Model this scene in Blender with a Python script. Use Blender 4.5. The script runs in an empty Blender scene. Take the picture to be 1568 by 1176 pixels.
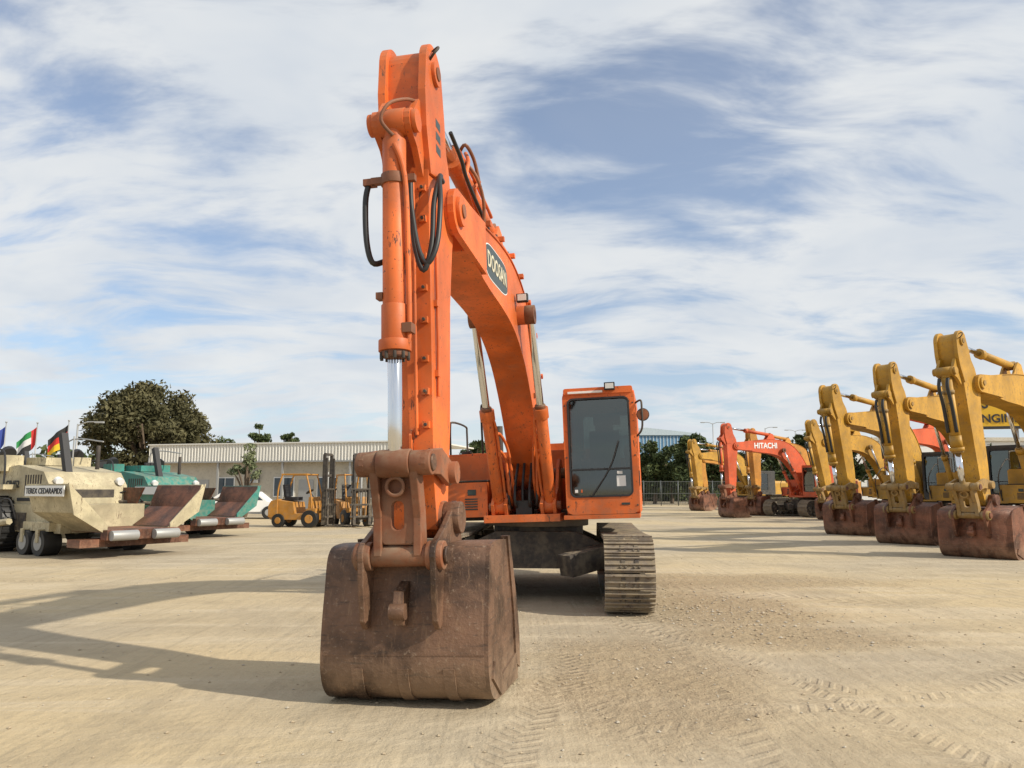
import bpy, bmesh, math, random
import numpy as np
from mathutils import Vector, Matrix, Euler
random.seed(7); rng=np.random.default_rng(11)
scene=bpy.context.scene
R=math.radians
# ------------------------------------------------------------------ node helper
class NT:
    def __init__(s,tree): s.t=tree; s.L=tree.links
    def n(s,typ,props=None,**inp):
        nd=s.t.nodes.new(typ)
        for k,v in (props or {}).items(): setattr(nd,k,v)
        for k,v in inp.items(): s.set(nd.inputs[k],v)
        return nd
    def set(s,sock,v):
        if isinstance(v,bpy.types.NodeSocket): s.L.new(v,sock)
        else:
            if isinstance(v,tuple) and len(v)==3 and sock.type=='RGBA': v=(*v,1)
            sock.default_value=v
    def m(s,op,a,b=None,c=None,clamp=False):
        nd=s.t.nodes.new('ShaderNodeMath'); nd.operation=op; nd.use_clamp=clamp
        s.set(nd.inputs[0],a)
        if b is not None: s.set(nd.inputs[1],b)
        if c is not None: s.set(nd.inputs[2],c)
        return nd.outputs[0]
    def mix(s,f,a,b,mode='MIX'):
        nd=s.t.nodes.new('ShaderNodeMixRGB'); nd.blend_type=mode
        s.set(nd.inputs[0],f); s.set(nd.inputs[1],a); s.set(nd.inputs[2],b); return nd.outputs[0]
    def noise(s,vec,scale,detail=4,rough=.55,dist=0):
        nd=s.n('ShaderNodeTexNoise'); s.set(nd.inputs['Vector'],vec)
        nd.inputs['Scale'].default_value=scale; nd.inputs['Detail'].default_value=detail
        nd.inputs['Roughness'].default_value=rough; nd.inputs['Distortion'].default_value=dist
        return nd.outputs['Fac']
    def mapv(s,vec,scale=(1,1,1),rot=(0,0,0),loc=(0,0,0)):
        nd=s.n('ShaderNodeMapping'); s.set(nd.inputs['Vector'],vec)
        nd.inputs['Scale'].default_value=scale; nd.inputs['Rotation'].default_value=rot; nd.inputs['Location'].default_value=loc
        return nd.outputs[0]
    def smooth(s,v,a,b):
        nd=s.n('ShaderNodeMapRange',{'interpolation_type':'SMOOTHSTEP'}); s.set(nd.inputs[0],v)
        nd.inputs[1].default_value=a; nd.inputs[2].default_value=b; return nd.outputs[0]
def newmat(name):
    m=bpy.data.materials.new(name); m.use_nodes=True
    nt=NT(m.node_tree); b=m.node_tree.nodes['Principled BSDF']; return m,nt,b
def paint(name,col,rough=.42,wear=.5,dust=.35,rust=(.07,.035,.02),metal=0,var=.25):
    m,nt,b=newmat(name)
    tc=nt.n('ShaderNodeTexCoord').outputs['Object']
    n1=nt.noise(tc,1.3,4); n2=nt.noise(tc,7,5,.65)
    dark=tuple(c*(1-var) for c in col); light=tuple(min(1,c*(1+var*.5)+.01) for c in col)
    c=nt.mix(nt.smooth(n1,.3,.7),dark,light)
    c=nt.mix(nt.m('MULTIPLY',nt.smooth(n2,.48,.74),.5),c,tuple(x*.48+.012 for x in col))
    s1=nt.noise(nt.mapv(tc,(16,16,3.2)),1.6,4,.7); s2=nt.noise(tc,38,2,.6)
    chip=nt.m('MULTIPLY',nt.smooth(s1,.64-.05*wear,.68-.05*wear),nt.smooth(n1,.46,.58))
    chip=nt.m('MAXIMUM',chip,nt.m('MULTIPLY',nt.smooth(s2,.69-.03*wear,.73-.03*wear),.8))
    chip=nt.m('MULTIPLY',chip,min(1,wear*1.6))
    c=nt.mix(chip,c,rust)
    ge=nt.n('ShaderNodeNewGeometry'); sep=nt.n('ShaderNodeSeparateXYZ',None,Vector=ge.outputs['Normal'])
    up=nt.m('MAXIMUM',sep.outputs[2],0.0)
    sp=nt.n('ShaderNodeSeparateXYZ',None,Vector=ge.outputs['Position'])
    low=nt.m('SUBTRACT',1.0,nt.smooth(sp.outputs[2],.0,2.2))
    d=nt.m('MULTIPLY',nt.m('ADD',nt.m('MULTIPLY',up,.9),nt.m('ADD',nt.m('MULTIPLY',low,.6),.2)),nt.smooth(n2,.35,.7))
    d=nt.m('MULTIPLY',d,dust,clamp=True)
    c=nt.mix(d,c,(.38,.31,.21))
    nt.set(b.inputs['Base Color'],c)
    nt.set(b.inputs['Roughness'],nt.m('ADD',nt.m('ADD',rough,nt.m('MULTIPLY',n2,.22)),nt.m('MULTIPLY',d,.5),clamp=True))
    b.inputs['Metallic'].default_value=metal
    bp=nt.n('ShaderNodeBump',None,Height=n2)
    bp.inputs['Strength'].default_value=.22; bp.inputs['Distance'].default_value=.01
    nt.L.new(bp.outputs[0],b.inputs['Normal'])
    return m
def simple(name,col,rough=.6,metal=0,var=.25,scale=6):
    m,nt,b=newmat(name); tc=nt.n('ShaderNodeTexCoord').outputs['Object']
    n=nt.noise(tc,scale,3,.6)
    nt.set(b.inputs['Base Color'],nt.mix(n,tuple(c*(1-var) for c in col),tuple(min(1,c*(1+var)) for c in col)))
    b.inputs['Roughness'].default_value=rough; b.inputs['Metallic'].default_value=metal
    return m
def glassmat(name,tint=(.42,.47,.45),refl=.08):
    m=bpy.data.materials.new(name); m.use_nodes=True; t=m.node_tree; t.nodes.clear(); nt=NT(t)
    tr=nt.n('ShaderNodeBsdfTransparent',None,Color=(*tint,1)); gl=nt.n('ShaderNodeBsdfGlossy',None,Color=(.8,.85,.85,1),Roughness=.04)
    fr=nt.n('ShaderNodeFresnel',None,IOR=1.5)
    mx=nt.n('ShaderNodeMixShader'); nt.set(mx.inputs[0],nt.m('ADD',fr.outputs[0],refl,clamp=True))
    nt.L.new(tr.outputs[0],mx.inputs[1]); nt.L.new(gl.outputs[0],mx.inputs[2])
    o=nt.n('ShaderNodeOutputMaterial'); nt.L.new(mx.outputs[0],o.inputs[0]); return m
def bucketmat(name,base=(.125,.068,.041)):
    m,nt,b=newmat(name); tc=nt.n('ShaderNodeTexCoord').outputs['Object']
    n1=nt.noise(tc,2.0,7,.65,.3); n2=nt.noise(nt.mapv(tc,(3,3,22)),1.5,5,.7); n3=nt.noise(nt.mapv(tc,(26,26,2.5)),1.2,4,.7); n4=nt.noise(tc,30,3,.7)
    c=nt.mix(nt.smooth(n1,.34,.66),tuple(x*.38 for x in base),tuple(x*1.5 for x in base))
    c=nt.mix(nt.m('MULTIPLY',nt.smooth(n3,.55,.70),.5),c,(.28,.17,.10))
    c=nt.mix(nt.m('MULTIPLY',nt.smooth(n2,.54,.68),.6),c,(.035,.026,.022))
    c=nt.mix(nt.m('MULTIPLY',nt.smooth(n4,.58,.72),.5),c,(.33,.24,.17))
    ge=nt.n('ShaderNodeNewGeometry'); sp=nt.n('ShaderNodeSeparateXYZ',None,Vector=ge.outputs['Position'])
    low=nt.m('MULTIPLY',nt.m('SUBTRACT',1.0,nt.smooth(sp.outputs[2],.02,.5)),nt.smooth(n1,.35,.6))
    c=nt.mix(nt.m('MULTIPLY',low,.42),c,(.36,.27,.18))
    nt.set(b.inputs['Base Color'],c); b.inputs['Metallic'].default_value=.2
    nt.set(b.inputs['Roughness'],nt.m('ADD',.34,nt.m('MULTIPLY',n1,.4)))
    bp=nt.n('ShaderNodeBump',None,Height=nt.m('ADD',n4,n1)); bp.inputs['Strength'].default_value=.4; bp.inputs['Distance'].default_value=.014
    nt.L.new(bp.outputs[0],b.inputs['Normal']); return m
# ------------------------------------------------------------------ mesh builder
def catmull(pts,n=6):
    P=[Vector(p) for p in pts]; out=[]
    for i in range(len(P)-1):
        a=P[max(i-1,0)];b=P[i];c=P[i+1];d=P[min(i+2,len(P)-1)]
        for k in range(n):
            t=k/n; out.append(.5*((2*b)+(c-a)*t+(2*a-5*b+4*c-d)*t*t+(3*b-a-3*c+d)*t**3))
    out.append(P[-1]); return out
def rr(x0,z0,x1,z1,r,n=5):
    o=[]
    for cx,cz,a0 in ((x1-r,z1-r,0),(x0+r,z1-r,90),(x0+r,z0+r,180),(x1-r,z0+r,270)):
        for k in range(n+1):
            a=R(a0+90*k/n); o.append((cx+r*math.cos(a),cz+r*math.sin(a)))
    return o
class MB:
    def __init__(s): s.v=[];s.f=[];s.m=[];s.s=[];s.xf=None
    def add(s,vs,fs,mat,smooth=False):
        o=len(s.v)
        for p in vs:
            p=Vector(p)
            if s.xf: p=s.xf(p)
            s.v.append(tuple(p))
        for i,f in enumerate(fs):
            s.f.append(tuple(o+k for k in f)); s.m.append(mat); s.s.append(smooth if isinstance(smooth,bool) else smooth[i])
    def box(s,c,sz,mat=0,rot=None):
        hx,hy,hz=[q/2 for q in sz]; M=Matrix.Identity(3)
        if rot is not None: M=Euler(rot).to_matrix() if not isinstance(rot,Matrix) else rot
        vs=[Vector(c)+M@Vector((x*hx,y*hy,z*hz)) for x in(-1,1) for y in(-1,1) for z in(-1,1)]
        s.add(vs,[(0,1,3,2),(4,6,7,5),(0,4,5,1),(2,3,7,6),(0,2,6,4),(1,5,7,3)],mat)
    def bx(s,a,b,mat=0): s.box([(a[i]+b[i])/2 for i in range(3)],[abs(b[i]-a[i]) for i in range(3)],mat)
    def prism(s,poly,a,b,mat=0,axis=0,smooth=False):
        n=len(poly)
        def mk(p,d): return {0:(d,p[0],p[1]),1:(p[0],d,p[1]),2:(p[0],p[1],d)}[axis]
        vs=[mk(p,a) for p in poly]+[mk(p,b) for p in poly]
        fs=[tuple(range(n)),tuple(range(2*n-1,n-1,-1))]+[(i,(i+1)%n,n+(i+1)%n,n+i) for i in range(n)]
        s.add(vs,fs,mat,[False,False]+[smooth]*n)
    def ring(s,outer,inner,a,b,mat=0,axis=1):
        n=len(outer)
        def mk(p,d): return {0:(d,p[0],p[1]),1:(p[0],d,p[1]),2:(p[0],p[1],d)}[axis]
        vs=[mk(p,a) for p in outer]+[mk(p,a) for p in inner]+[mk(p,b) for p in outer]+[mk(p,b) for p in inner]
        fs=[]
        for i in range(n):
            j=(i+1)%n
            fs+= [(i,j,n+j,n+i),(2*n+i,3*n+i,3*n+j,2*n+j),(i,2*n+i,2*n+j,j),(n+i,n+j,3*n+j,3*n+i)]
        s.add(vs,fs,mat)
    def cyl(s,p0,p1,r0,mat=0,r1=None,n=20,caps=True):
        p0=Vector(p0);p1=Vector(p1); r1=r0 if r1 is None else r1
        d=(p1-p0).normalized(); u=d.orthogonal().normalized(); w=d.cross(u)
        vs=[];
        for p,r in((p0,r0),(p1,r1)):
            for k in range(n):
                a=2*math.pi*k/n; vs.append(p+(u*math.cos(a)+w*math.sin(a))*r)
        fs=[(k,(k+1)%n,n+(k+1)%n,n+k) for k in range(n)]; sm=[True]*n
        if caps: fs+=[tuple(range(n))[::-1],tuple(range(n,2*n))]; sm+=[False,False]
        s.add(vs,fs,mat,sm)
    def tube(s,path,r,mat=0,n=8,sub=5):
        P=catmull(path,sub) if sub>1 else [Vector(p) for p in path]
        d=(P[1]-P[0]).normalized(); u=d.orthogonal().normalized(); vs=[]
        for i,p in enumerate(P):
            d=(P[min(i+1,len(P)-1)]-P[max(i-1,0)]).normalized()
            u=(u-d*u.dot(d)).normalized(); w=d.cross(u)
            rr_=r[min(len(r)-1,int(i*len(r)/len(P)))] if isinstance(r,(list,tuple)) else r
            for k in range(n):
                a=2*math.pi*k/n; vs.append(p+(u*math.cos(a)+w*math.sin(a))*rr_)
        m=len(P); fs=[(i*n+k,i*n+(k+1)%n,(i+1)*n+(k+1)%n,(i+1)*n+k) for i in range(m-1) for k in range(n)]
        sm=[True]*len(fs); fs+=[tuple(range(n))[::-1],tuple(range((m-1)*n,m*n))]; sm+=[False,False]
        s.add(vs,fs,mat,sm)
    def obj(s,name,mats,parent=None,bevel=0,flip=False,recalc=True):
        me=bpy.data.meshes.new(name)
        vs=[(-x,y,z) for x,y,z in s.v] if flip else s.v
        me.from_pydata(vs,[],s.f)
        for m in mats: me.materials.append(m)
        me.polygons.foreach_set('material_index',s.m); me.polygons.foreach_set('use_smooth',s.s)
        if recalc:
            bm=bmesh.new(); bm.from_mesh(me); bmesh.ops.recalc_face_normals(bm,faces=bm.faces); bm.to_mesh(me); bm.free()
        me.update()
        o=bpy.data.objects.new(name,me); scene.collection.objects.link(o)
        if parent: o.parent=parent
        if bevel:
            b=o.modifiers.new('bevel','BEVEL'); b.width=bevel; b.segments=2; b.limit_method='ANGLE'; b.angle_limit=R(35)
        return o
def empty(name,loc=(0,0,0),rot=(0,0,0),parent=None):
    e=bpy.data.objects.new(name,None); scene.collection.objects.link(e); e.location=loc; e.rotation_euler=rot
    if parent: e.parent=parent
    return e
def text(body,name,size,mat,parent,matrix,extr=.003,off=0.0,sx=1,sp=1.0):
    cu=bpy.data.curves.new(name,'FONT'); cu.body=body; cu.size=size; cu.extrude=extr; cu.offset=off; cu.align_x='CENTER'; cu.align_y='CENTER'; cu.space_character=sp
    o=bpy.data.objects.new(name,cu); scene.collection.objects.link(o)
    bpy.context.view_layer.update(); dg=bpy.context.evaluated_depsgraph_get()
    me=bpy.data.meshes.new_from_object(o.evaluated_get(dg)); bpy.data.objects.remove(o)
    me.materials.clear(); me.materials.append(mat)
    o=bpy.data.objects.new(name,me); scene.collection.objects.link(o); o.parent=parent
    o.matrix_local=matrix@Matrix.Diagonal((sx,1,1,1)); return o
# ------------------------------------------------------------------ materials
M_or=paint('orange_paint',(.66,.128,.014),wear=.6,dust=.3,var=.34)
M_orc=paint('orange_cylinder_paint',(.64,.128,.016),wear=1.0,dust=.3,var=.34,rust=(.05,.025,.015))
M_orw=paint('orange_paint_worn',(.23,.075,.028),rough=.5,wear=1.0,dust=.4,var=.45)
M_dk=paint('dark_frame_steel',(.035,.028,.024),rough=.6,wear=.2,dust=.5)
M_rub=simple('rubber_hose',(.018,.018,.018),.5)
M_chr=simple('chrome_rod',(.72,.73,.75),.13,1.0,.06)
M_bk=bucketmat('bucket_steel')
M_gl=glassmat('cab_glass')
M_trk=paint('track_steel',(.19,.155,.12),rough=.5,wear=.8,dust=.9,metal=.25)
M_seat=simple('black_plastic',(.02,.02,.022),.6)
M_wh=simple('white_paint',(.75,.75,.73),.5,0,.06)
M_lens=simple('lamp_lens',(.6,.62,.6),.15,0,.05)
M_ye=paint('yellow_paint',(.48,.25,.014),wear=.8,dust=.45,var=.32)
M_yew=paint('yellow_paint_worn',(.28,.16,.035),wear=1,dust=.7,rough=.55)
M_ro=paint('red_orange_paint',(.60,.085,.015),wear=.4,dust=.4)
M_hy=paint('amber_paint',(.52,.22,.018),wear=.6,dust=.4,var=.3)
M_tbk=bucketmat('rusty_bucket_steel',(.17,.068,.038))
M_blk=paint('black_paint',(.025,.025,.026),wear=.2,dust=.35)
M_logo=simple('decal_dark',(.03,.045,.04),.4)
M_cream=simple('decal_cream',(.6,.55,.4),.5)
# ------------------------------------------------------------------ excavator
PIN=(5.38,3.85); FOOT=(.32,1.72)
def r2(f,z,c,a):
    df,dz=f-c[0],z-c[1]; return c[0]+df*math.cos(a)+dz*math.sin(a), c[1]-df*math.sin(a)+dz*math.cos(a)
BK=[(5.42,1.09),(5.9,1.11),(6.10,1.05),(6.17,.8),(6.23,.5),(6.24,.24),(6.13,.07),(5.88,.01),(5.42,.0),(5.15,.04)]
def arc(c,r,a0,a1,n=8): return [(c[0]+r*math.cos(R(a0+(a1-a0)*k/n)),c[1]+r*math.sin(R(a0+(a1-a0)*k/n))) for k in range(n+1)]
def excavator(loc,theta,theta_u,tilt,paintm,wornm,bucketm,cabm,phi=0,detail=True,logo=None,cylm=None,aw=1.0):
    top=empty('excavator',loc)
    uc=empty('undercarriage',(0,0,0),(0,0,math.pi-R(theta_u)),top)
    up=empty('upperstructure',(0,0,0),(0,0,0),top)
    up.rotation_euler=(Matrix.Rotation(math.pi-R(theta),3,'Z')@Matrix.Rotation(R(tilt),3,'Y')).to_euler()
    MT=[paintm,M_dk,M_rub,M_chr,bucketm,M_gl,M_trk,M_seat,M_wh,wornm,M_lens,cabm,cylm or paintm,M_logo]
    OB=lambda b_,name,par,bev=0: b_.obj(name,MT,par,bev,True)
    bv=.008 if detail else 0
    phi=R(phi)
    lo,hi=-.6,.6
    def minz(al):
        return min(r2(*r2(f,z,PIN,phi),FOOT,al)[1] for f,z in BK)
    for _ in range(40):
        mid=(lo+hi)/2
        if minz(mid)>0.0: lo=mid
        else: hi=mid
    al=(lo+hi)/2 if phi else 0.0
    XB=lambda p: Vector((p.x*aw,*r2(p.y,p.z,FOOT,al)))
    XA=lambda p: Vector((p.x*aw,*r2(*r2(p.y,p.z,PIN,phi),FOOT,al)))
    nb=24 if detail else 12
    # ---- undercarriage
    b=MB()
    for side in(-1,1):
        L=side*1.2
        rad=.42; cz=.475; hf=1.85; total=4*hf+2*math.pi*rad; N=50
        for i in range(N):
            s_=i*total/N
            if s_<2*hf: f=-hf+s_; z=cz+rad; t=(1,0)
            elif s_<2*hf+math.pi*rad:
                a=math.pi/2-(s_-2*hf)/rad; f=hf+rad*math.cos(a); z=cz+rad*math.sin(a); t=(math.sin(a),-math.cos(a))
            elif s_<4*hf+math.pi*rad: f=hf-(s_-2*hf-math.pi*rad); z=cz-rad; t=(-1,0)
            else:
                a=-math.pi/2-(s_-4*hf-math.pi*rad)/rad; f=-hf+rad*math.cos(a); z=cz+rad*math.sin(a); t=(math.sin(a),-math.cos(a))
            if i<19 and 1<=i: z-=.03*math.sin(math.pi*i/19)
            T=Vector((0,t[0],t[1])); X=Vector((1,0,0)); Nn=X.cross(T)
            if (f-max(-hf,min(hf,f)))*Nn.y+(z-cz)*Nn.z<0: Nn=-Nn
            Mx=Matrix((X,T,Nn)).transposed(); c=Vector((L,f,z))
            b.box(c,(.6,.19,.02),6,Mx)
            for g,h in((-.075,.03),(0,.026),(.07,.03)): b.box(c+T*g+Nn*.022,(.598,.018,h),6,Mx)
            if detail:
                for q in(-.11,-.05,.05,.11): b.cyl(c+X*q+T*.035+Nn*.01,c+X*q+T*.035+Nn*.034,.016,1,n=6)
                for q in(-.08,.08): b.box(c+X*q+T*-.035+Nn*.015,(.05,.05,.012),1,Mx)
                for q in(-.12,.12): b.box(c+X*q*.8-Nn*.05,(.05,.17,.08),1,Mx)
        b.bx((L-.17,-1.7,.3),(L+.17,1.55,.62),1)
        for f in(-hf,hf):
            b.cyl((L-.09,f,cz),(L+.09,f,cz),.34,1,n=24); b.cyl((L-.2,f,cz),(L+.2,f,cz),.12,1,n=16)
        for k in range(7): b.cyl((L-.16,-1.35+k*.45,.17),(L+.16,-1.35+k*.45,.17),.1,1,n=12)
    b.bx((-1.05,-.75,.42),(1.05,.75,.72),1)
    for q in(.5,-.8): b.prism([(-1.05,.45),(-.5,.42),(.5,.42),(1.05,.45),(1.05,.7),(.55,.92),(-.55,.92),(-1.05,.7)],q,q+.3,1,1)
    for sx in(-1,1):
        for sy in(-1,1):
            b.box((sx*.78,sy*1.0,.58),(.9,.3,.28),1,(0,-sx*.18,sx*sy*-.6))
    b.cyl((0,0,.7),(0,0,.98),.66,1,n=40); b.cyl((0,0,.98),(0,0,1.08),.74,6 if detail else 1,n=40)
    OB(b,'tracks_and_frame',uc,bv*.6)
    # ---- upper frame & house
    b=MB()
    b.bx((-1.24,-2.2,1.08),(1.24,.55,1.2),1)
    b.bx((-.55,.5,1.06),(.5,1.12,1.16),0)
    b.bx((.56,.5,1.08),(1.56,1.2,1.135),0)
    for L in(-.45,-.27,.23,.40):
        b.prism([(-.5,1.16),(1.05,1.16),(1.12,1.3),(.98,1.42),(.75,1.5),(.55,1.8),(.42,1.92),(.22,1.92),(0,1.7),(-.5,1.4)],L,L+.045,0)
    b.cyl((-.5,FOOT[0],FOOT[1]),(.5,FOOT[0],FOOT[1]),.075,9,n=18)
    b.cyl((-.5,.95,1.27),(-.2,.95,1.27),.06,9); b.cyl((.2,.95,1.27),(.5,.95,1.27),.06,9)
    b.bx((-1.27,.15,1.14),(-.52,.98,1.62),0); b.bx((-1.25,-.75,1.14),(-.54,.42,2.02),0)
    b.bx((-1.23,-.7,2.022),(-.56,.38,2.05),0)
    for k in range(5): b.bx((-.84,.985,1.24+k*.035),(-.66,.992,1.26+k*.035),1)
    b.bx((-.80,.984,1.44),(-.68,.99,1.52),13)
    b.bx((-1.22,.99,1.28),(-1.2,1.0,1.5),1); b.cyl((-1.0,.2,2.05),(-1.0,.2,2.1),.07,1)
    b.bx((-1.27,.2,1.63),(-.52,.97,1.65),1)
    b.prism([(-1.25,1.15),(1.25,1.15),(1.25,1.95),(1.15,2.12),(-1.15,2.12),(-1.25,1.95)],-2.1,-.8,0,1)
    b.prism([(-1.2,-2.05),(1.2,-2.05),(1.1,-2.45),(.7,-2.7),(0,-2.78),(-.7,-2.7),(-1.1,-2.45)],1.0,2.0,0,2)
    b.bx((-.5,-1.8,2.12),(.5,-1.0,2.24),0); b.cyl((-.8,-1.4,2.1),(-.8,-1.4,2.6),.06,1,n=14)
    b.bx((-.5,-.7,1.2),(.5,-.3,1.75),1)
    OB(b,'house',up,.015 if detail else 0)
    b=MB()
    b.tube([(-.58,.35,2.03),(-.58,.36,2.4),(-.60,.32,2.72),(-.7,.28,2.78),(-.74,.25,2.7),(-.74,.2,2.05)],.016,1,8)
    b.tube([(-1.2,.35,2.03),(-1.2,.35,2.45),(-1.2,.2,2.55),(-1.2,-.6,2.55),(-1.2,-.7,2.45),(-1.2,-.7,2.03)],.016,1,8)
    b.tube([(-1.2,1.0,1.2),(-1.24,1.04,1.6),(-1.22,1.02,1.95),(-1.2,.6,2.3),(-1.2,.36,2.3)],.016,1,8)
    if detail:
        for k,(a,c) in enumerate([(-.18,1.0),(-.10,1.05),(-.02,.98),(.07,1.05),(.15,1.0)]):
            b.tube([(a,.3,1.3),(a*1.1,c-.1,1.25),(a*1.2,c,1.45),(a*1.15,.75,1.85),(a,.55,2.1)],.02,2,8)
        for sd in(-1,1):
            b.tube([(sd*.2,.75,1.2),(sd*.2,1.05,1.5),(sd*.22,1.12,1.9),(sd*.27,1.22,2.02),(sd*.3,1.25,1.95)],.022,0,8)
            b.tube([(sd*.16,.75,1.2),(sd*.15,1.0,1.6),(sd*.18,1.15,2.05),(sd*.25,1.35,2.25),(sd*.3,1.42,2.2)],.022,0,8)
        b.bx((-.12,.8,1.16),(.1,1.0,1.35),2)
    OB(b,'handrails_and_hoses',up)
    # ---- cab
    b=MB(); l0,l1=.60,1.57; f0,f1=-.55,1.2; z0,z1=1.14,2.80
    b.ring(rr(l0,z0,l1,z1,.10),rr(l0+.075,z0+.24,l1-.09,z1-.12,.07),f1-.07,f1,11,1)
    b.ring(rr(l0+.06,z0+.225,l1-.075,z1-.105,.08),rr(l0+.085,z0+.25,l1-.10,z1-.13,.06),f1,f1+.012,7,1)
    b.ring(rr(l0,z0,l1,z1,.10),rr(l0+.12,z0+.8,l1-.12,z1-.2,.06),f0,f0+.06,11,1)
    for la,lb in((l0,l0+.05),(l1-.05,l1)):
        b.ring(rr(f0+.06,z0,f1-.07,z1-.02,.03),rr(f0+.75,z0+.3,f1-.14,z1-.16,.07),la+.004,lb-.004,11,0)
        b.bx((la+.01,f0+.78,z0+.75),(lb-.01,f1-.15,z0+.79),11)
    b.prism(rr(l0+.02,z1-.06,l1-.02,z1+.03,.03),f0-.02,f1+.02,11,1)
    b.bx((l0+.05,f0+.06,z0),(l1-.05,f1-.07,z0+.06),7)
    b.bx((l0+.085,f1+.0,1.72),(l1-.10,f1+.014,1.745),7)
    if detail:
        b.bx((1.18,f1-.0,2.78),(1.32,f1+.09,2.88),7); b.bx((1.195,f1+.09,2.795),(1.305,f1+.096,2.865),10)
        b.bx((.68,f1+.0,2.755),(1.15,f1+.03,2.785),8)
        b.bx((.85,.0,1.55),(1.3,.5,1.68),7); b.box((1.07,-.05,1.98),(.44,.12,.7),7,(.12,0,0)); b.box((1.07,-.1,2.4),(.26,.09,.18),7)
        b.bx((.68,-.1,1.25),(.82,.6,1.75),7); b.bx((1.33,-.1,1.25),(1.47,.6,1.75),7)
        b.bx((.95,.05,1.2),(1.2,.4,1.55),7); b.bx((.68,.75,1.2),(.78,.95,2.05),7)
        for q in(1.0,1.14): b.tube([(q,.85,1.25),(q,.9,1.6),(q-.03,.82,1.85)],.012,7,8)
        for q in(.75,1.4): b.tube([(q,.5,1.75),(q,.55,1.92)],.015,7,8); b.box((q,.56,1.96),(.05,.05,.1),7)
        b.bx((1.28,f1-.034,1.50),(1.40,f1-.03,1.64),8); b.bx((1.29,f1-.034,1.66),(1.36,f1-.03,1.70),8)
        b.bx((.72,f1-.034,1.43),(.76,f1-.03,1.47),8); b.bx((.80,f1-.034,1.43),(.82,f1-.03,1.47),12)
        b.bx((.9,f0+.06,2.45),(1.3,f0+.3,2.62),7)
        b.tube([(.95,f1+.02,1.38),(1.2,f1+.03,1.75),(1.33,f1+.03,2.1)],.009,7,6)
        b.tube([(l1,f1-.1,2.6),(l1+.08,f1+.02,2.62),(l1+.09,f1+.05,2.5),(l1+.08,f1+.02,2.25),(l1,f1-.1,2.15)],.014,1,8)
        b.cyl((l1+.10,f1+.0,2.43),(l1+.10,f1+.03,2.43),.085,7,n=24); b.cyl((l1+.10,f1+.03,2.43),(l1+.10,f1+.036,2.43),.075,9,n=24)
        b.bx((l1,f1-.3,1.5),(l1+.012,f1-.14,1.7),7)
        b.bx((1.33,f1+.004,1.255),(1.44,f1+.008,1.285),13)
        for x in(l0+.03,l1-.03):
            for z in(1.25,1.9,2.6): b.cyl((x,f1,z),(x,f1+.008,z),.012,1,n=8)
    OB(b,'cab',up,.018 if detail else 0)
    b=MB()
    b.bx((l0+.06,f1-.046,z0+.23),(l1-.08,f1-.04,z1-.11),5)
    b.bx((l0+.11,f0+.03,z0+.79),(l1-.11,f0+.034,z1-.19),5)
    for la in(l0+.024,l1-.028): b.bx((la,f0+.74,z0+.29),(la+.004,f1-.13,z1-.15),5)
    OB(b,'cab_windows',up)
    # ---- boom
    b=MB(); b.xf=XB
    tp=[(.08,1.7),(.15,2.2),(.5,2.95),(1.0,3.6),(1.6,4.02),(2.3,4.22),(3.1,4.25),(4.0,4.17),(4.95,4.05)]
    bt=[(4.95,3.66),(4.0,3.55),(3.2,3.5),(2.5,3.38),(1.9,3.1),(1.4,2.65),(.95,2.1),(.62,1.75),(.5,1.58),(.3,1.5),(.12,1.55)]
    TP=[tuple(p)[:2] for p in catmull([(x,z,0) for x,z in tp],5)]; BT=[tuple(p)[:2] for p in catmull([(x,z,0) for x,z in bt],5)]
    b.prism(TP+BT,-.205,.205,0)
    def strip(path,w,t):
        n=len(path); off=[]
        for i,p in enumerate(path):
            a=path[max(i-1,0)]; c=path[min(i+1,n-1)]; d=Vector((c[0]-a[0],c[1]-a[1])).normalized(); off.append((p[0]-d.y*t,p[1]+d.x*t))
        b.prism(path+off[::-1],-w,w,0)
    strip(TP[3:],.222,.014); strip([(x,z) for x,z in BT[:-14]],.222,.014)
    for sd in(-1,1):
        L=sd*.235
        b.prism([(4.3,4.13),(4.95,4.07)]+arc(PIN,.2,80,-80)+[(4.95,3.63),(4.3,3.6)],L-.028,L+.028,0)
        b.cyl((sd*.26,*PIN),(sd*.30,*PIN),.13,0,n=nb); b.cyl((sd*.30,*PIN),(sd*.315,*PIN),.06,9,n=nb)
    bc=(2.2,3.66)
    b.cyl((-.42,*bc),(.42,*bc),.065,9,n=16); b.cyl((-.30,*bc),(.30,*bc),.12,0,n=nb)
    for sd in(-1,1): b.cyl((sd*.33,*bc),(sd*.41,*bc),.105,0,n=nb)
    for L in(-.13,.09): b.prism([(2.55,4.2),(3.25,4.2),(3.05,4.45),(2.9,4.6),(2.72,4.55)],L,L+.04,0)
    if detail:
        for sd in(-1,1):
            b.bx((sd*.30-.07,2.36,3.78),(sd*.30+.07,2.44,3.88),7); b.bx((sd*.30-.055,2.44,3.79),(sd*.30+.055,2.446,3.87),10)
            b.bx((sd*.22,2.3,3.81),(sd*.30,2.38,3.83),1)
        def offp(t,o):
            i=min(len(TP)-2,int(t)); p=TP[i]; q=TP[i+1]; d=Vector((q[0]-p[0],q[1]-p[1])).normalized(); return (p[0]-d.y*o,p[1]+d.x*o)
        for L,o in((.19,.05),(.14,.055),(.09,.05),(-.17,.05),(-.12,.05)):
            b.tube([(L,*offp(t,o)) for t in range(6,36,3)],.016,0,8,3)
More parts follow.
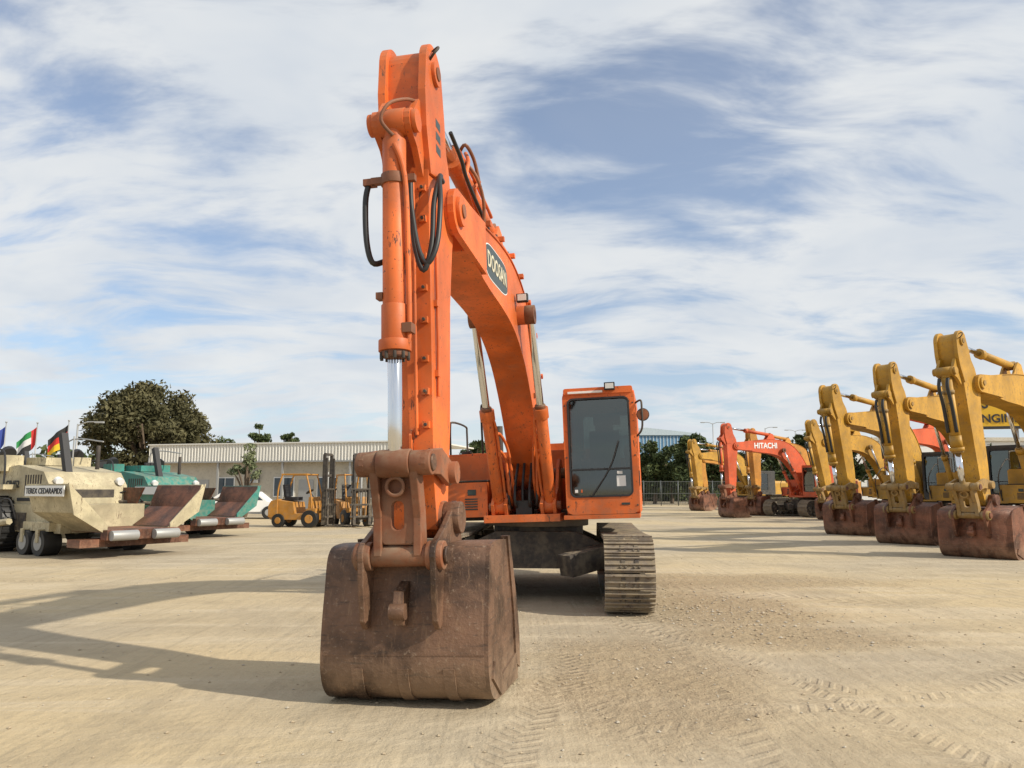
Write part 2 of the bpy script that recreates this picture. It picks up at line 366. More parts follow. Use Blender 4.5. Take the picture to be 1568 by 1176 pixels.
        for t in range(7,36,4):
            f,z=offp(t,.06); p=TP[t]; q=TP[t+1]; a=math.atan2(q[1]-p[1],q[0]-p[0])
            b.box((.15,f,z),(.22,.06,.055),12,(a,0,0)); b.box((-.145,f,z),(.16,.06,.05),12,(a,0,0)); b.cyl((.17,f,z),(.17,f-.05*math.sin(a),z+.06),.016,1,n=8)
        b.tube([(.19,*offp(34,.05)),(.2,4.75,4.38),(.2,5.0,4.5),(.18,5.3,4.62)],.02,2,8)
        b.tube([(.14,*offp(34,.05)),(.16,4.6,4.45),(.15,4.5,4.7),(.1,4.4,4.84)],.02,0,8)
        b.tube([(.09,*offp(33,.05)),(.14,4.2,4.5),(.17,4.1,4.65),(.1,3.9,4.72)],.018,0,8)
        b.tube([(.22,4.2,4.1),(.25,4.3,4.35),(.22,4.45,4.55),(.12,4.5,4.7)],.018,9,8)
        b.tube([(-.17,*offp(34,.05)),(-.2,4.8,4.4),(-.2,5.1,4.5),(-.17,5.35,4.6)],.02,2,8)
        for k in range(4): b.bx((.206,.7+k*.12,2.0+k*.25),(.235,.78+k*.12,2.06+k*.25),9)
    OB(b,'boom',up,bv)
    if logo:
        a=Vector((0,*r2(3.95,3.87,FOOT,al))); c=Vector((0,*r2(2.75,3.9,FOOT,al))); d=(c-a).normalized()
        X=Vector((0,d.y,d.z)); Z=Vector((-1,0,0)); Y=Z.cross(X); O=(a+c)/2
        Mt=Matrix((( X.x,Y.x,Z.x,0),(X.y,Y.y,Z.y,0),(X.z,Y.z,Z.z,0),(0,0,0,1)))
        if detail:
            bb=MB(); O=Vector((0,*r2(3.50,3.875,FOOT,al)))
            for w,h,dd,mi in((.60,.195,.009,8),(.588,.183,.012,13)):
                bb.prism([(w*math.copysign(abs(math.cos(t))**.5,math.cos(t)),h*math.copysign(abs(math.sin(t))**.5,math.sin(t))) for t in [2*math.pi*k/48 for k in range(48)]],0,dd,mi,2)
            ob=bb.obj('logo_badge',MT,up); ob.matrix_local=Matrix.Translation((-.2,O.y,O.z))@Mt
            text(logo,'logo_lettering',.245,M_cream,up,Matrix.Translation((-.2145,O.y,O.z))@Mt,.002,.004,.92,1.1)
        else:
            text(logo,'logo_lettering',.42,M_wh if cabm is not M_blk else M_seat,up,Matrix.Translation((-.215*aw,O.y,O.z))@Mt,.004,.012)
    # ---- boom and arm cylinders
    b=MB()
    bcW=r2(*bc,FOOT,al)
    for sd in(-1,1):
        L=sd*.36*aw; A=Vector((L,.95,1.27)); B=Vector((L,*bcW)); d=(B-A).normalized()
        b.cyl(A,A+d*1.40,.08,12,n=nb); b.cyl(A+d*1.30,A+d*1.44,.10,0,n=nb); b.cyl(A+d*1.42,B,.05,3,n=nb)
        b.cyl(A+d*1.44,A+d*1.48,.07,9,n=nb); b.cyl(A-Vector((.08,0,0)),A+Vector((.08,0,0)),.11,0,n=nb); b.cyl(B-Vector((.06,0,0)),B+Vector((.06,0,0)),.12,9,n=nb)
        if detail: b.tube([A+d*.15+Vector((sd*-.1,.02,0)),A+d*.5+Vector((sd*-.11,.03,0)),A+d*1.2+Vector((sd*-.1,.03,0)),A+d*1.33+Vector((sd*-.05,.03,0))],.018,0,8)
    A=Vector((0,*r2(2.9,4.52,FOOT,al))); B=Vector((0,*r2(*r2(5.84,4.86,PIN,phi),FOOT,al))); d=(B-A).normalized(); n_=Vector((0,-d.z,d.y))
    b.cyl(A,A+d*1.62,.095,12,n=nb); b.cyl(A+d*1.55,A+d*1.72,.12,0,n=nb); b.cyl(A+d*1.7,B,.06,3,n=nb); b.cyl(A-Vector((.09,0,0)),A+Vector((.09,0,0)),.11,9,n=nb)
    if detail:
        for sd in(-1,1): b.tube([A+d*.2+Vector((sd*.08,0,0))+n_*.1,A+d*.5+Vector((sd*.08,0,0))+n_*.11,A+d*1.4+Vector((sd*.08,0,0))+n_*.1,A+d*1.6+Vector((sd*.04,0,0))+n_*.08],.02,0,8)
        b.box(A+d*1.0+n_*.1,(.26,.07,.05),9); b.box(A+d*1.65+n_*.11,(.12,.12,.07),9)
        b.tube([A+d*1.6+n_*.10+Vector((.05,0,0)),A+d*1.7+n_*.13+Vector((.14,0,0)),A+d*1.5+n_*.08+Vector((.18,0,0)),A+d*1.35-n_*.1+Vector((.2,0,0))],.018,9,8)
    OB(b,'boom_and_arm_cylinders',up,bv*.5)
    # ---- arm
    b=MB(); b.xf=XA
    TC=(5.84,4.86)
    fr=[(5.93,1.20),(6.0,1.6),(6.0,2.4),(6.0,3.4),(6.0,4.2),(6.03,4.5),(6.03,4.75)]
    poly=arc((5.78,1.28),.15,-90,0,5)+fr+arc(TC,.18,10,150,10)+[(5.55,4.55),(5.36,4.2)]+arc(PIN,.17,110,190,5)+[(5.32,3.5),(5.42,3.0),(5.50,2.0),(5.60,1.5),(5.63,1.28)]
    b.prism(poly,-.175,.175,0)
    for sd in(-1,1):
        L=sd*.165
        pl=[(5.99,3.95),(6.09,4.3),(6.11,4.6)]+arc(TC,.235,12,150,12)+[(5.56,4.62),(5.5,4.2),(5.7,4.0)]
        b.prism(pl,L-.03,L+.03,0)
        b.cyl((sd*.17,*TC),(sd*.225,*TC),.10,0,n=nb); b.cyl((sd*.22,*TC),(sd*.235,*TC),.055,9,n=nb)
        b.cyl((sd*.15,*PIN),(sd*.205,*PIN),.19,0,n=nb)
        b.cyl((sd*.15,5.78,1.62),(sd*.30,5.78,1.62),.085,9,n=nb)
        b.prism([(5.98,4.5),(6.05,3.9),(6.2,4.08)]+arc((6.29,4.24),.10,-60,100,6)+[(6.14,4.5)],sd*.125-.025,sd*.125+.025,0)
    b.cyl((-.18,6.29,4.24),(.18,6.29,4.24),.05,9,n=nb)
    for sd in(-1,1): b.cyl((sd*.15,6.29,4.24),(sd*.19,6.29,4.24),.085,0,n=nb)
    b.cyl((-.2,5.78,1.28),(.2,5.78,1.28),.13,9,n=nb)
    b.tube([(.19,5.95,4.93),(.24,6.0,4.95),(.27,5.98,5.0),(.25,5.93,5.04),(.2,5.9,5.03)],.011,1,6)
    if detail:
        for z in(1.95,2.2,2.45,2.75,3.0,3.25,3.55,3.8):
            b.bx((.10,5.99,z),(.155,6.035,z+.05),12); b.cyl((.13,6.03,z+.025),(.13,6.055,z+.025),.012,1,n=8)
        for z in(2.35,2.9,3.35): b.bx((.174,5.85,z),(.205,5.92,z+.05),12)
        b.tube([(.06,6.03,1.9),(.06,6.035,2.6),(.06,6.035,3.6),(.06,6.05,3.95)],.014,0,8)
        b.tube([(.19,5.88,2.2),(.195,5.88,2.6),(.195,5.88,3.4),(.21,5.9,3.7)],.013,0,8)
        b.bx((-.17,5.995,1.75),(.17,6.005,1.78),9)
        b.prism([(6.0,1.62),(6.04,1.62),(6.04,1.9),(6.0,1.95)],.0,.02,0)
        for k in range(3): b.bx((.194,5.70,4.2+k*.11),(.197,5.83,4.27+k*.11),13)
    OB(b,'arm',up,bv)
    # ---- bucket cylinder
    b=MB(); b.xf=XA
    A=Vector((0,6.29,4.24)); B=Vector((0,6.35,1.68)); d=(B-A).normalized()
    b.cyl(A-Vector((.1,0,0)),A+Vector((.1,0,0)),.105,0,n=nb)
    b.cyl(A,A+d*.2,.075,0,n=nb); b.cyl(A+d*.14,A+d*1.72,.088,12,n=28); b.cyl(A+d*1.42,A+d*1.70,.098,12,n=28); b.cyl(A+d*1.68,A+d*1.76,.118,0,n=28); b.cyl(A+d*1.75,A+d*1.80,.10,9,n=28)
    b.cyl(A+d*1.79,B,.052,3,n=28)
    b.cyl(A+d*.42,A+d*.50,.1,9,n=28)
    if not detail:
        for s in(-.07,.07): b.tube([(s,6.42,4.1),(s,6.5,3.9),(s,6.44,3.5),(s,6.42,2.9)],.03,2,6)
    if detail:
        p=A+d*.46
        b.box(p+Vector((0,.02,0)),(.34,.05,.05),9); b.box(p+Vector((-.19,.0,0)),(.09,.07,.05),9)
        b.tube([p+Vector((-.2,0,0)),p+Vector((-.22,.02,-.15)),p+Vector((-.21,.03,-.45)),p+Vector((-.17,.02,-.62)),p+Vector((-.11,-.05,-.60))],.022,2,10)
        b.tube([p+Vector((.03,.09,.25)),p+Vector((.1,.06,.0)),p+Vector((.115,.05,-.6)),p+Vector((.115,.05,-1.15)),p+Vector((.09,.05,-1.28))],.02,0,8)
        b.box(A+d*1.6+Vector((.11,.02,0)),(.07,.1,.07),9); b.box(A+d*1.35+Vector((-.1,.02,0)),(.05,.08,.05),9)
        for k,o in enumerate((0,.05)):
            b.tube([Vector((.22+o*.3,5.8,4.0-o)),Vector((.25,5.95,3.92)),Vector((.25+o,6.12,3.65)),Vector((.25+o*.8,6.2,3.3)),Vector((.19+o*.5,6.22,3.1+o)),Vector((.12+o*.4,6.2,3.3)),Vector((.07,6.12,3.65)),Vector((.06,6.1,3.88))],.021,2,10)
        b.tube([(.02,6.38,4.1),(-.05,6.44,4.2),(.0,6.42,4.33),(.09,6.3,4.42),(.12,6.1,4.5)],.014,9,8)
        for k in range(10):
            a=2*math.pi*k/10; c=A+d*1.77+Vector((math.cos(a)*.1,math.sin(a)*.1,0)); b.cyl(c,c+d*.05,.013,1,n=6)
    OB(b,'bucket_cylinder',up,bv*.6)
    # ---- linkage
    b=MB(); b.xf=XA
    RP=(6.35,1.68); LP=(6.26,1.04); AP=(5.78,1.62); BP=(5.78,1.28)
    b.cyl((-.12,*RP),(.12,*RP),.10,9,n=nb)
    for sd in(-1,1):
        b.cyl((sd*.12,*RP),(sd*.27,*RP),.088,9,n=nb); b.cyl((sd*.265,*RP),(sd*.285,*RP),.06,4,n=nb)
        b.prism(arc(RP,.09,-60,100,6)+[(6.0,1.80)]+arc(AP,.1,90,270,6)+[(6.05,1.6)],sd*.225-.022,sd*.225+.022,9)
        b.prism([(RP[0]-.07,RP[1]-.03),(RP[0]+.07,RP[1]-.03),(LP[0]+.07,1.3),(LP[0]+.08,LP[1]),(LP[0]-.08,LP[1]),(LP[0]-.05,1.35)],sd*.145-.03,sd*.145+.03,9)
        b.prism(arc(BP,.13,100,200,6)+[(5.6,1.05),(6.05,.9),(6.16,.58),(6.27,.54),(6.33,.60),(6.36,.85)]+arc(LP,.11,-20,80,6)+[(6.1,1.22)],sd*.26-.022,sd*.26+.022,4)
        b.cyl((sd*.2,*LP),(sd*.32,*LP),.10,9,n=nb); b.cyl((sd*.32,*LP),(sd*.345,*LP),.06,4,n=nb); b.cyl((sd*.2,*BP),(sd*.33,*BP),.12,4,n=nb)
    b.cyl((-.2,*LP),(.2,*LP),.075,9,n=nb)
    def web(z): return RP[0]+(LP[0]-RP[0])*(RP[1]-z)/(RP[1]-LP[1])
    b.ring([(x,z) for x,z in rr(-.12,1.12,.12,1.60,.03)],[(x,z) for x,z in rr(-.045,1.22,.045,1.42,.04)],web(1.36)-.05,web(1.36)+.01,9,1)
    cir=lambda r: [(r*math.cos(t),1.52+r*math.sin(t)) for t in [2*math.pi*k/24 for k in range(24)]]
    b.ring(cir(.075),cir(.05),web(1.5)+.01,web(1.5)+.05,9,1)
    OB(b,'bucket_linkage',up,bv)
    # ---- bucket
    b=MB(); b.xf=XA
    path=[tuple(p)[:2] for p in catmull([(x,z,0) for x,z in BK],6)]
    inn=[]
    for i,p in enumerate(path):
        a=path[max(i-1,0)]; c=path[min(i+1,len(path)-1)]; dd=Vector((c[0]-a[0],c[1]-a[1])).normalized(); inn.append((p[0]+dd.y*.03,p[1]-dd.x*.03))
    b.prism(path+inn[::-1],-.58,.58,4,0,True)
    for sd in(-1,1):
        L=sd*.592; b.prism(path+[(5.2,.5)],L-.014,L+.014,4)
        b.prism([(5.42,1.12),(5.5,1.12),(5.33,.5),(5.3,.12),(5.15,.06),(5.13,.3),(5.2,.6)],L-.03,L+.03,4)
        b.prism([(5.25,.0),(5.9,.03),(6.17,.2),(6.1,.3),(5.85,.16),(5.3,.2)],sd*.612-.01,sd*.612+.01,4)
    b.bx((-.58,6.232,.36),(.58,6.248,.372),4)
    for L in (-.33,.0,.33):
        seg=[p for p in path if p[1]<.28 and p[0]>5.4]; out=[]
        for i,p in enumerate(seg):
            a=seg[max(i-1,0)]; c=seg[min(i+1,len(seg)-1)]; dd=Vector((c[0]-a[0],c[1]-a[1])).normalized(); out.append((p[0]-dd.y*.012,max(p[1]+dd.x*.012,.001)))
        b.prism(seg+out[::-1],L-.04,L+.04,4)
    b.prism([(6.15,.86),(6.31,.80),(6.35,.66),(6.33,.58),(6.2,.56)],-.035,.035,4); b.cyl((-.055,6.33,.67),(.055,6.33,.67),.055,4,n=14)
    b.bx((-.25,6.08,.98),(.25,6.17,1.02),4)
    for k in range(5):
        L=-.48+k*.24; b.prism([(5.2,.0),(5.2,.07),(4.98,.06),(4.92,.03)],L-.045,L+.045,4)
    OB(b,'bucket',up,bv)
    return top
excavator((.395,11.65,0),10.5,5,1.9,M_or,M_orw,M_bk,M_or,0,True,'DOOSAN',M_orc)
def place(bx_,by,th):
    t=R(th); return (bx_+5.5*math.sin(t),by+5.5*math.cos(t),0)
excavator(place(10.25,17.3,54),54,52,0,M_ye,M_yew,M_tbk,M_blk,11,False,None,M_ye,1.28)
excavator(place(10.85,21.6,52),52,50,0,M_ye,M_yew,M_tbk,M_blk,10,False,None,M_ye,1.28)
excavator(place(11.05,25.9,53),53,52,0,M_ye,M_yew,M_tbk,M_blk,12,False,None,M_ye,1.28)
excavator(place(12.0,42,66),66,60,0,M_ro,M_orw,M_tbk,M_ro,2,False,'HITACHI',M_ro)
excavator(place(14.4,45.5,60),60,60,0,M_hy,M_yew,M_tbk,M_blk,4,False,'HYUNDAI',M_hy)
excavator(place(13.2,55,60),60,60,0,M_ye,M_yew,M_tbk,M_blk,8,False,None,M_ye,1.2)
excavator(place(15.2,62,60),60,60,0,M_hy,M_yew,M_tbk,M_blk,14,False,None,M_hy)
excavator(place(16.9,34,60),60,60,0,M_ro,M_orw,M_tbk,M_ro,6,False,None,M_ro)
excavator(place(15.4,38.5,62),62,60,0,M_ye,M_yew,M_tbk,M_blk,14,False,None,M_ye)
# ------------------------------------------------------------------ ground
def groundmat():
    m,nt,b=newmat('sandy_ground'); geo=nt.n('ShaderNodeNewGeometry').outputs['Position']
    big=nt.noise(geo,.14,3,.55,.4); mid=nt.noise(geo,.7,5,.6,.5); fine=nt.noise(geo,7,6,.68); grit=nt.noise(geo,70,2,.7)
    st=nt.noise(nt.mapv(geo,(.22,1.7,1),(0,0,.25)),1.2,5,.62,.6)
    c=nt.mix(nt.smooth(big,.38,.60),(.51,.405,.25),(.41,.345,.25))
    c=nt.mix(nt.m('MULTIPLY',nt.smooth(st,.46,.64),.6),c,(.55,.46,.325))
    c=nt.mix(nt.m('MULTIPLY',nt.smooth(mid,.48,.66),.5),c,(.34,.275,.185))
    c=nt.mix(nt.m('MULTIPLY',nt.smooth(fine,.50,.70),.36),c,(.32,.255,.17))
    c=nt.mix(nt.m('MULTIPLY',nt.smooth(grit,.55,.7),.28),c,(.58,.51,.40))
    sp=nt.n('ShaderNodeSeparateXYZ',None,Vector=geo); X,Y=sp.outputs[0],sp.outputs[1]
    def blob(cx,cy,rx,ry):
        u=nt.m('DIVIDE',nt.m('SUBTRACT',X,cx),rx); v=nt.m('DIVIDE',nt.m('SUBTRACT',Y,cy),ry)
        d=nt.m('ADD',nt.m('MULTIPLY',u,u),nt.m('MULTIPLY',v,v))
        return nt.m('SUBTRACT',1.0,nt.smooth(nt.m('ADD',d,nt.m('MULTIPLY',nt.m('SUBTRACT',mid,.5),2.6)),.2,1.3))
    dist=nt.m('MAXIMUM',nt.m('MAXIMUM',blob(2.7,9.9,1.3,2.0),blob(1.1,6.6,1.0,1.9)),nt.m('MAXIMUM',blob(2.9,8.2,1.4,.8),blob(2.5,13,4,1.2)))
    c=nt.mix(nt.m('MULTIPLY',dist,.5),c,(.34,.25,.15))
    h=None; col=None
    wob=nt.m('MULTIPLY',nt.m('SUBTRACT',nt.noise(geo,.5,1),.5),.7)
    br=nt.smooth(mid,.40,.54)
    tracks=[((3.2,11.6),(.87,-.5),.25,.19,3),((4.0,13.6),(.87,-.5),.25,.19,3.5),((1.35,8.0),(-.03,-1),.26,.19,5),((1.9,7.5),(.25,-1),.18,.13,5),((.6,5.6),(.12,-1),.16,.11,4),((2.4,6.4),(.5,-1),.17,.12,4),((.1,5.2),(-.25,-1),.17,.12,3),((-4,13.5),(1,.1),.2,.15,7),((6,22),(1,-.12),.25,.2,10),((3.4,6.2),(.9,.35),.18,.13,4)]
    for (px,py),(dx,dy),w,pitch,ln in tracks:
        l=math.hypot(dx,dy); dx/=l;dy/=l
        rx=nt.m('SUBTRACT',X,px); ry=nt.m('SUBTRACT',Y,py)
        al=nt.m('ADD',nt.m('MULTIPLY',rx,dx),nt.m('MULTIPLY',ry,dy))
        ac=nt.m('ADD',nt.m('ADD',nt.m('MULTIPLY',rx,-dy),nt.m('MULTIPLY',ry,dx)),wob)
        aa=nt.m('ABSOLUTE',ac)
        band=nt.m('SUBTRACT',1.0,nt.smooth(aa,w*.8,w*1.1))
        endm=nt.m('SUBTRACT',1.0,nt.smooth(nt.m('ABSOLUTE',al),ln*.5,ln))
        ch=nt.smooth(nt.m('SINE',nt.m('MULTIPLY',nt.m('ADD',al,nt.m('MULTIPLY',aa,.7)),2*math.pi/pitch)),-.3,.8)
        mk=nt.m('MULTIPLY',nt.m('MULTIPLY',band,endm),br)
        hh=nt.m('MULTIPLY',mk,nt.m('SUBTRACT',ch,.8)); h=hh if h is None else nt.m('ADD',h,hh)
        cc=nt.m('MULTIPLY',mk,nt.m('SUBTRACT',1.0,ch)); col=cc if col is None else nt.m('MAXIMUM',col,cc)
    streak=nt.noise(nt.mapv(geo,(7,.35,1),(0,0,R(-12))),1.0,3,.6,.3)
    c=nt.mix(nt.m('MULTIPLY',nt.smooth(streak,.53,.66),.3),c,(.34,.275,.185))
    c=nt.mix(nt.m('MULTIPLY',col,.26),c,(.31,.24,.16))
    nt.set(b.inputs['Base Color'],c); b.inputs['Roughness'].default_value=.95; b.inputs['Specular IOR Level'].default_value=.12
    H=nt.m('ADD',nt.m('MULTIPLY',h,.010),nt.m('ADD',nt.m('MULTIPLY',fine,.034),nt.m('ADD',nt.m('MULTIPLY',mid,.08),nt.m('MULTIPLY',grit,.005))))
    H=nt.m('ADD',H,nt.m('MULTIPLY',dist,nt.m('MULTIPLY',fine,.06))); H=nt.m('ADD',H,nt.m('MULTIPLY',streak,.018))
    bp=nt.n('ShaderNodeBump',None,Height=H); bp.inputs['Strength'].default_value=.75; bp.inputs['Distance'].default_value=1.0
    nt.L.new(bp.outputs[0],b.inputs['Normal']); return m
me=bpy.data.meshes.new('ground'); S=1500
me.from_pydata([(-S,-S,0),(S,-S,0),(S,S,0),(-S,S,0)],[],[(0,1,2,3)]); me.materials.append(groundmat())
g=bpy.data.objects.new('ground',me); scene.collection.objects.link(g)
b=MB(); ico=[(0,0,1),(.9,0,.3),(.28,.85,.3),(-.72,.53,.3),(-.72,-.53,.3),(.28,-.85,.3),(0,0,-.4)]
icf=[(0,1,2),(0,2,3),(0,3,4),(0,4,5),(0,5,1),(6,2,1),(6,3,2),(6,4,3),(6,5,4),(6,1,5)]
def stones(n,xr,yr,s0,s1,gauss=False):
    for _ in range(n):
        if gauss: x=random.gauss(*xr); y=random.gauss(*yr)
        else: y=yr[0]+(yr[1]-yr[0])*random.random()**1.5; x=random.uniform(-1,1)*xr*y
        if y<2.5: continue
        s=s0+(s1-s0)*random.random()**5; a=random.random()*6.28; q=random.uniform(.6,1)
        b.add([((vx*math.cos(a)-vy*math.sin(a)*q)*s*random.uniform(.8,1.2)+x,(vx*math.sin(a)+vy*math.cos(a)*q)*s*random.uniform(.8,1.2)+y,vz*s*.7) for vx,vy,vz in ico],icf,random.choice((0,0,1)))
stones(3400,.75,(3.2,20),.004,.022); stones(1300,(2.6,.6),(9.6,1.2),.006,.035,True); stones(700,(1.1,.6),(6.8,1.2),.005,.024,True); stones(300,(5,1.8),(8.6,1),.005,.022,True)
b.obj('gravel_stones',[simple('clod',(.40,.32,.215),.95,0,.2,3),simple('stone',(.43,.38,.30),.9,0,.2,3)],recalc=False)
# ------------------------------------------------------------------ trees
def leafmat(name,a,c):
    m,nt,b=newmat(name); tc=nt.n('ShaderNodeTexCoord').outputs['Object']
    n=nt.noise(tc,.55,2); n2=nt.noise(tc,5,1)
    nt.set(b.inputs['Base Color'],nt.mix(nt.m('ADD',nt.m('MULTIPLY',nt.smooth(n,.35,.65),.6),nt.m('MULTIPLY',n2,.4)),a,c)); b.inputs['Roughness'].default_value=.7
    b.inputs['Specular IOR Level'].default_value=.2
    return m
M_leaf=leafmat('foliage',(.045,.045,.02),(.14,.125,.06)); M_leaf2=leafmat('foliage_green',(.03,.05,.02),(.09,.11,.04)); M_bark=simple('bark',(.13,.095,.065),.9)
def tree(name,loc,h,rx,rz,nl,seed,leaf=M_leaf,ls=.2,ncl=46,trunk_h=None,cs=.22,low=.75,dome=False):
    rs=np.random.default_rng(seed); e=empty(name,loc)
    cz=h-rz; b=MB(); th=trunk_h or cz*.55
    b.tube([(0,0,0),(.1,0,th*.5),(0,.1,th)],[.05*h*.6,.045*h*.6,.04*h*.6],0,10,4)
    cl=[]
    for i in range(ncl):
        d=rs.normal(size=3); d/=np.linalg.norm(d); r=rs.uniform(.25,.93)
        if dome:
            r=rs.uniform(.55,.9)**.8; zf=(abs(d[2]) if i%5 else -abs(d[2])*.8)
            c=np.array([d[0]*rx*r*1.05,d[1]*rx*r,cz-.8+zf*(rz+.5)*r])
        else: c=np.array([d[0]*rx*r,d[1]*rx*r,cz+d[2]*rz*r*(1 if d[2]>0 else low)])
        cl.append(c)
    for c in cl[:14]:
        m_=(c*.5)+np.array([0,0,th*.5]); m_[2]+=.2
        b.tube([(0,0,th*.85),tuple(m_),tuple(c)],[.018*h,.012*h,.006*h],0,6,4)
    b.obj('trunk_and_limbs',[M_bark],e)
    C=np.array(cl); idx=rs.integers(0,len(cl),nl); rad=rs.uniform(.6,1.25,len(cl))*rx*cs*1.3
    off=rs.normal(size=(nl,3)); off/=np.linalg.norm(off,axis=1)[:,None]; off*= (rs.random(nl)**.45)[:,None]
    P=C[idx]+off*rad[idx][:,None]*np.array([1,1,.72])
    u=rs.normal(size=(nl,3)); u/=np.linalg.norm(u,axis=1)[:,None]; w=rs.normal(size=(nl,3)); v=np.cross(u,w); v/=np.linalg.norm(v,axis=1)[:,None]
    s=rs.uniform(.5,1.2,nl)[:,None]*ls; u*=s; v*=s*.55
    V=np.stack([P-u,P+v*.8,P+u,P-v*.8],1).reshape(-1,3)
    me=bpy.data.meshes.new('crown'); me.from_pydata(V.tolist(),[],[(4*i,4*i+1,4*i+2,4*i+3) for i in range(nl)]); me.materials.append(leaf)
    o=bpy.data.objects.new('crown',me); scene.collection.objects.link(o); o.parent=e
def at(px,d): return ((px-784)/1178*d,d,0)
tree('tree',at(226,58),9.9,4.5,4.1,32000,3,ls=.2,ncl=160,cs=.165,low=1.0,dome=True)
tree('tree',at(402,64),6.9,1.3,1.1,1600,5,M_leaf2,.17,14); tree('tree',at(442,66),6.6,1.2,1.0,1400,6,M_leaf2,.17,14)
tree('tree',at(352,70),6.3,1.6,1.0,1200,8,M_leaf2,.17,14); tree('tree',at(318,72),6.3,1.4,1.0,1200,9,M_leaf2,.17,14)
tree('shrub_tree',at(380,43),4.4,1.0,1.6,1600,12,leafmat('foliage_grey',(.10,.12,.06),(.22,.24,.13)),.11,16,.9)
for i,(px,d,h,rx,rz) in enumerate([(1000,80,7.6,2.8,3.6),(1026,84,7.0,2.6,3.4),(1054,78,8.2,2.7,3.9),(1082,86,8.0,2.8,3.8),(975,90,7.3,2.5,3.5),(722,80,7.0,2.0,3.),(742,84,7.4,1.8,3.2),(1110,92,8.0,3,3.8),(705,84,6.2,2,2.8),(1175,90,8.0,3,3.8),(1208,94,7.6,3,3.8)]):
    tree('tree',at(px,d),h,rx,rz,4600,20+i,M_leaf2,.28,34,low=1.0)
tree('tree',at(1292,62),6.4,2.4,3.0,4600,44,M_leaf2,.24,30,low=1.); tree('tree',at(1240,75),7.2,2.6,3.4,4500,45,M_leaf2,.26,30,low=1.); tree('tree',at(1480,60),6.4,3.0,3.0,4500,46,M_leaf2,.24,30,low=1.)
nl=26000; rs=np.random.default_rng(5)
xs=rs.uniform(-105,110,nl); hp=4.6+1.4*np.sin(xs*.31)+1.2*np.sin(xs*.83+1)+.9*np.sin(xs*2.1)+.6*np.sin(xs*4.7)
P=np.stack([xs,100+rs.uniform(-3,3,nl),rs.random(nl)**.7*np.clip(hp,2.5,8)],1)
u=rs.normal(size=(nl,3)); u/=np.linalg.norm(u,axis=1)[:,None]; v=np.cross(u,rs.normal(size=(nl,3))); v/=np.linalg.norm(v,axis=1)[:,None]; u*=.45; v*=.3
V=np.stack([P-u,P+v,P+u,P-v],1).reshape(-1,3); me=bpy.data.meshes.new('distant_trees'); me.from_pydata(V.tolist(),[],[(4*i,4*i+1,4*i+2,4*i+3) for i in range(nl)]); me.materials.append(M_leaf2)
o=bpy.data.objects.new('distant_trees',me); scene.collection.objects.link(o)
# ------------------------------------------------------------------ buildings
M_wall=paint('cream_wall',(.50,.46,.38),rough=.85,wear=.05,dust=.2,var=.08); M_fas=simple('ribbed_fascia',(.68,.66,.60),.55,0,.06); M_dglass=simple('window_glass',(.05,.07,.09),.1)
M_blue=simple('blue_cladding',(.13,.27,.42),.5,0,.1); M_grey=simple('grey_metal',(.35,.35,.34),.5,.3,.1)
e=empty('office_building',(-14,48,0),(0,0,math.atan2(-4,16.5)))
b=MB(); b.bx((-9,0,0),(9,8,3.3),0)
n=90; rib=[]
for i in range(n+1):
    x=-9.5+19*i/n; rib+= [(x,-.55),(x+.06,-.48),(x+.13,-.48),(x+.17,-.55)] if i<n else [(x,-.55)]
b.prism(rib+[(9.5,-.3),(-9.5,-.3)],3.25,4.3,1,2)
b.bx((-9.6,-.6,4.302),(9.6,8.5,4.38),1); b.bx((-9.5,-.3,3.24),(9.5,8.2,3.36),1); b.bx((-9.52,-.58,3.16),(9.52,-.28,3.245),4)
for x,w,z0_,z1_ in((-7.6,1.2,1.0,2.2),(-4.2,1.2,1.0,2.2),(-.1,1.3,1.1,2.2),(2.8,1.2,1.0,2.2),(6.2,1.2,1.,2.2)):
    b.bx((x-w/2-.06,-.05,z0_-.06),(x+w/2+.06,.02,z1_+.06),2); b.bx((x-w/2,-.065,z0_),(x+w/2,-.052,z1_),3); b.bx((x-.02,-.075,z0_),(x+.02,-.066,z1_),2)
for x in(-5.9,1.4): b.bx((x-.5,-.04,0),(x+.5,.02,2.1),4)
for x in(-2.2,4.6): b.bx((x-.4,-.35,1.9),(x+.4,-.0,2.5),4); b.cyl((x,-.352,2.2),(x,-.36,2.2),.2,3,n=16)
for x in(-9.2,-4.5,0,4.5,9.2): b.bx((x-.06,-.5,0),(x+.06,-.38,3.16),4)
b.bx((-9,-.02,0),(9,-.005,.35),4)
b.obj('walls_and_roof',[M_wall,M_fas,M_wh,M_dglass,M_grey],e)
e=empty('warehouse',(21.5,112,0)); b=MB(); b.bx((-9,0,0),(5,20,9.3),0)
for i in range(28): b.bx((-9+i*.5,-.06,4.0),(-9+i*.5+.12,-.004,9.2),1)
b.prism([(-9.3,9.3),(5.3,9.3),(5.3,9.6),(-2,10.4),(-9.3,9.9)],-.3,20.3,1,1)
b.obj('cladding',[M_blue,simple('roof_light',(.5,.58,.62),.5)],e)
e=empty('roadside_building',(36,66,0)); b=MB(); b.bx((-7,0,0),(9,8,5.6),0); b.bx((-7.2,-.3,5.6),(9.2,8.2,5.9),1)
for x in(-5,-2,1,4,7): b.bx((x-.7,-.05,1),(x+.7,-.004,2.3),2); b.bx((x-.7,-.05,3.6),(x+.7,-.004,4.8),2)
b.obj('walls',[M_wh,M_wall,M_dglass],e)
e=empty('billboard_sign',(26.6,41,0),(0,0,R(-12))); b=MB(); b.bx((-2.6,0,4.7),(3.4,.15,6.6),0); b.bx((-2.6,-.02,4.7),(3.4,.0,4.85),1)
for x in(-2,0.4,2.8): b.cyl((x,.25,0),(x,.25,6.5),.08,2,n=10)
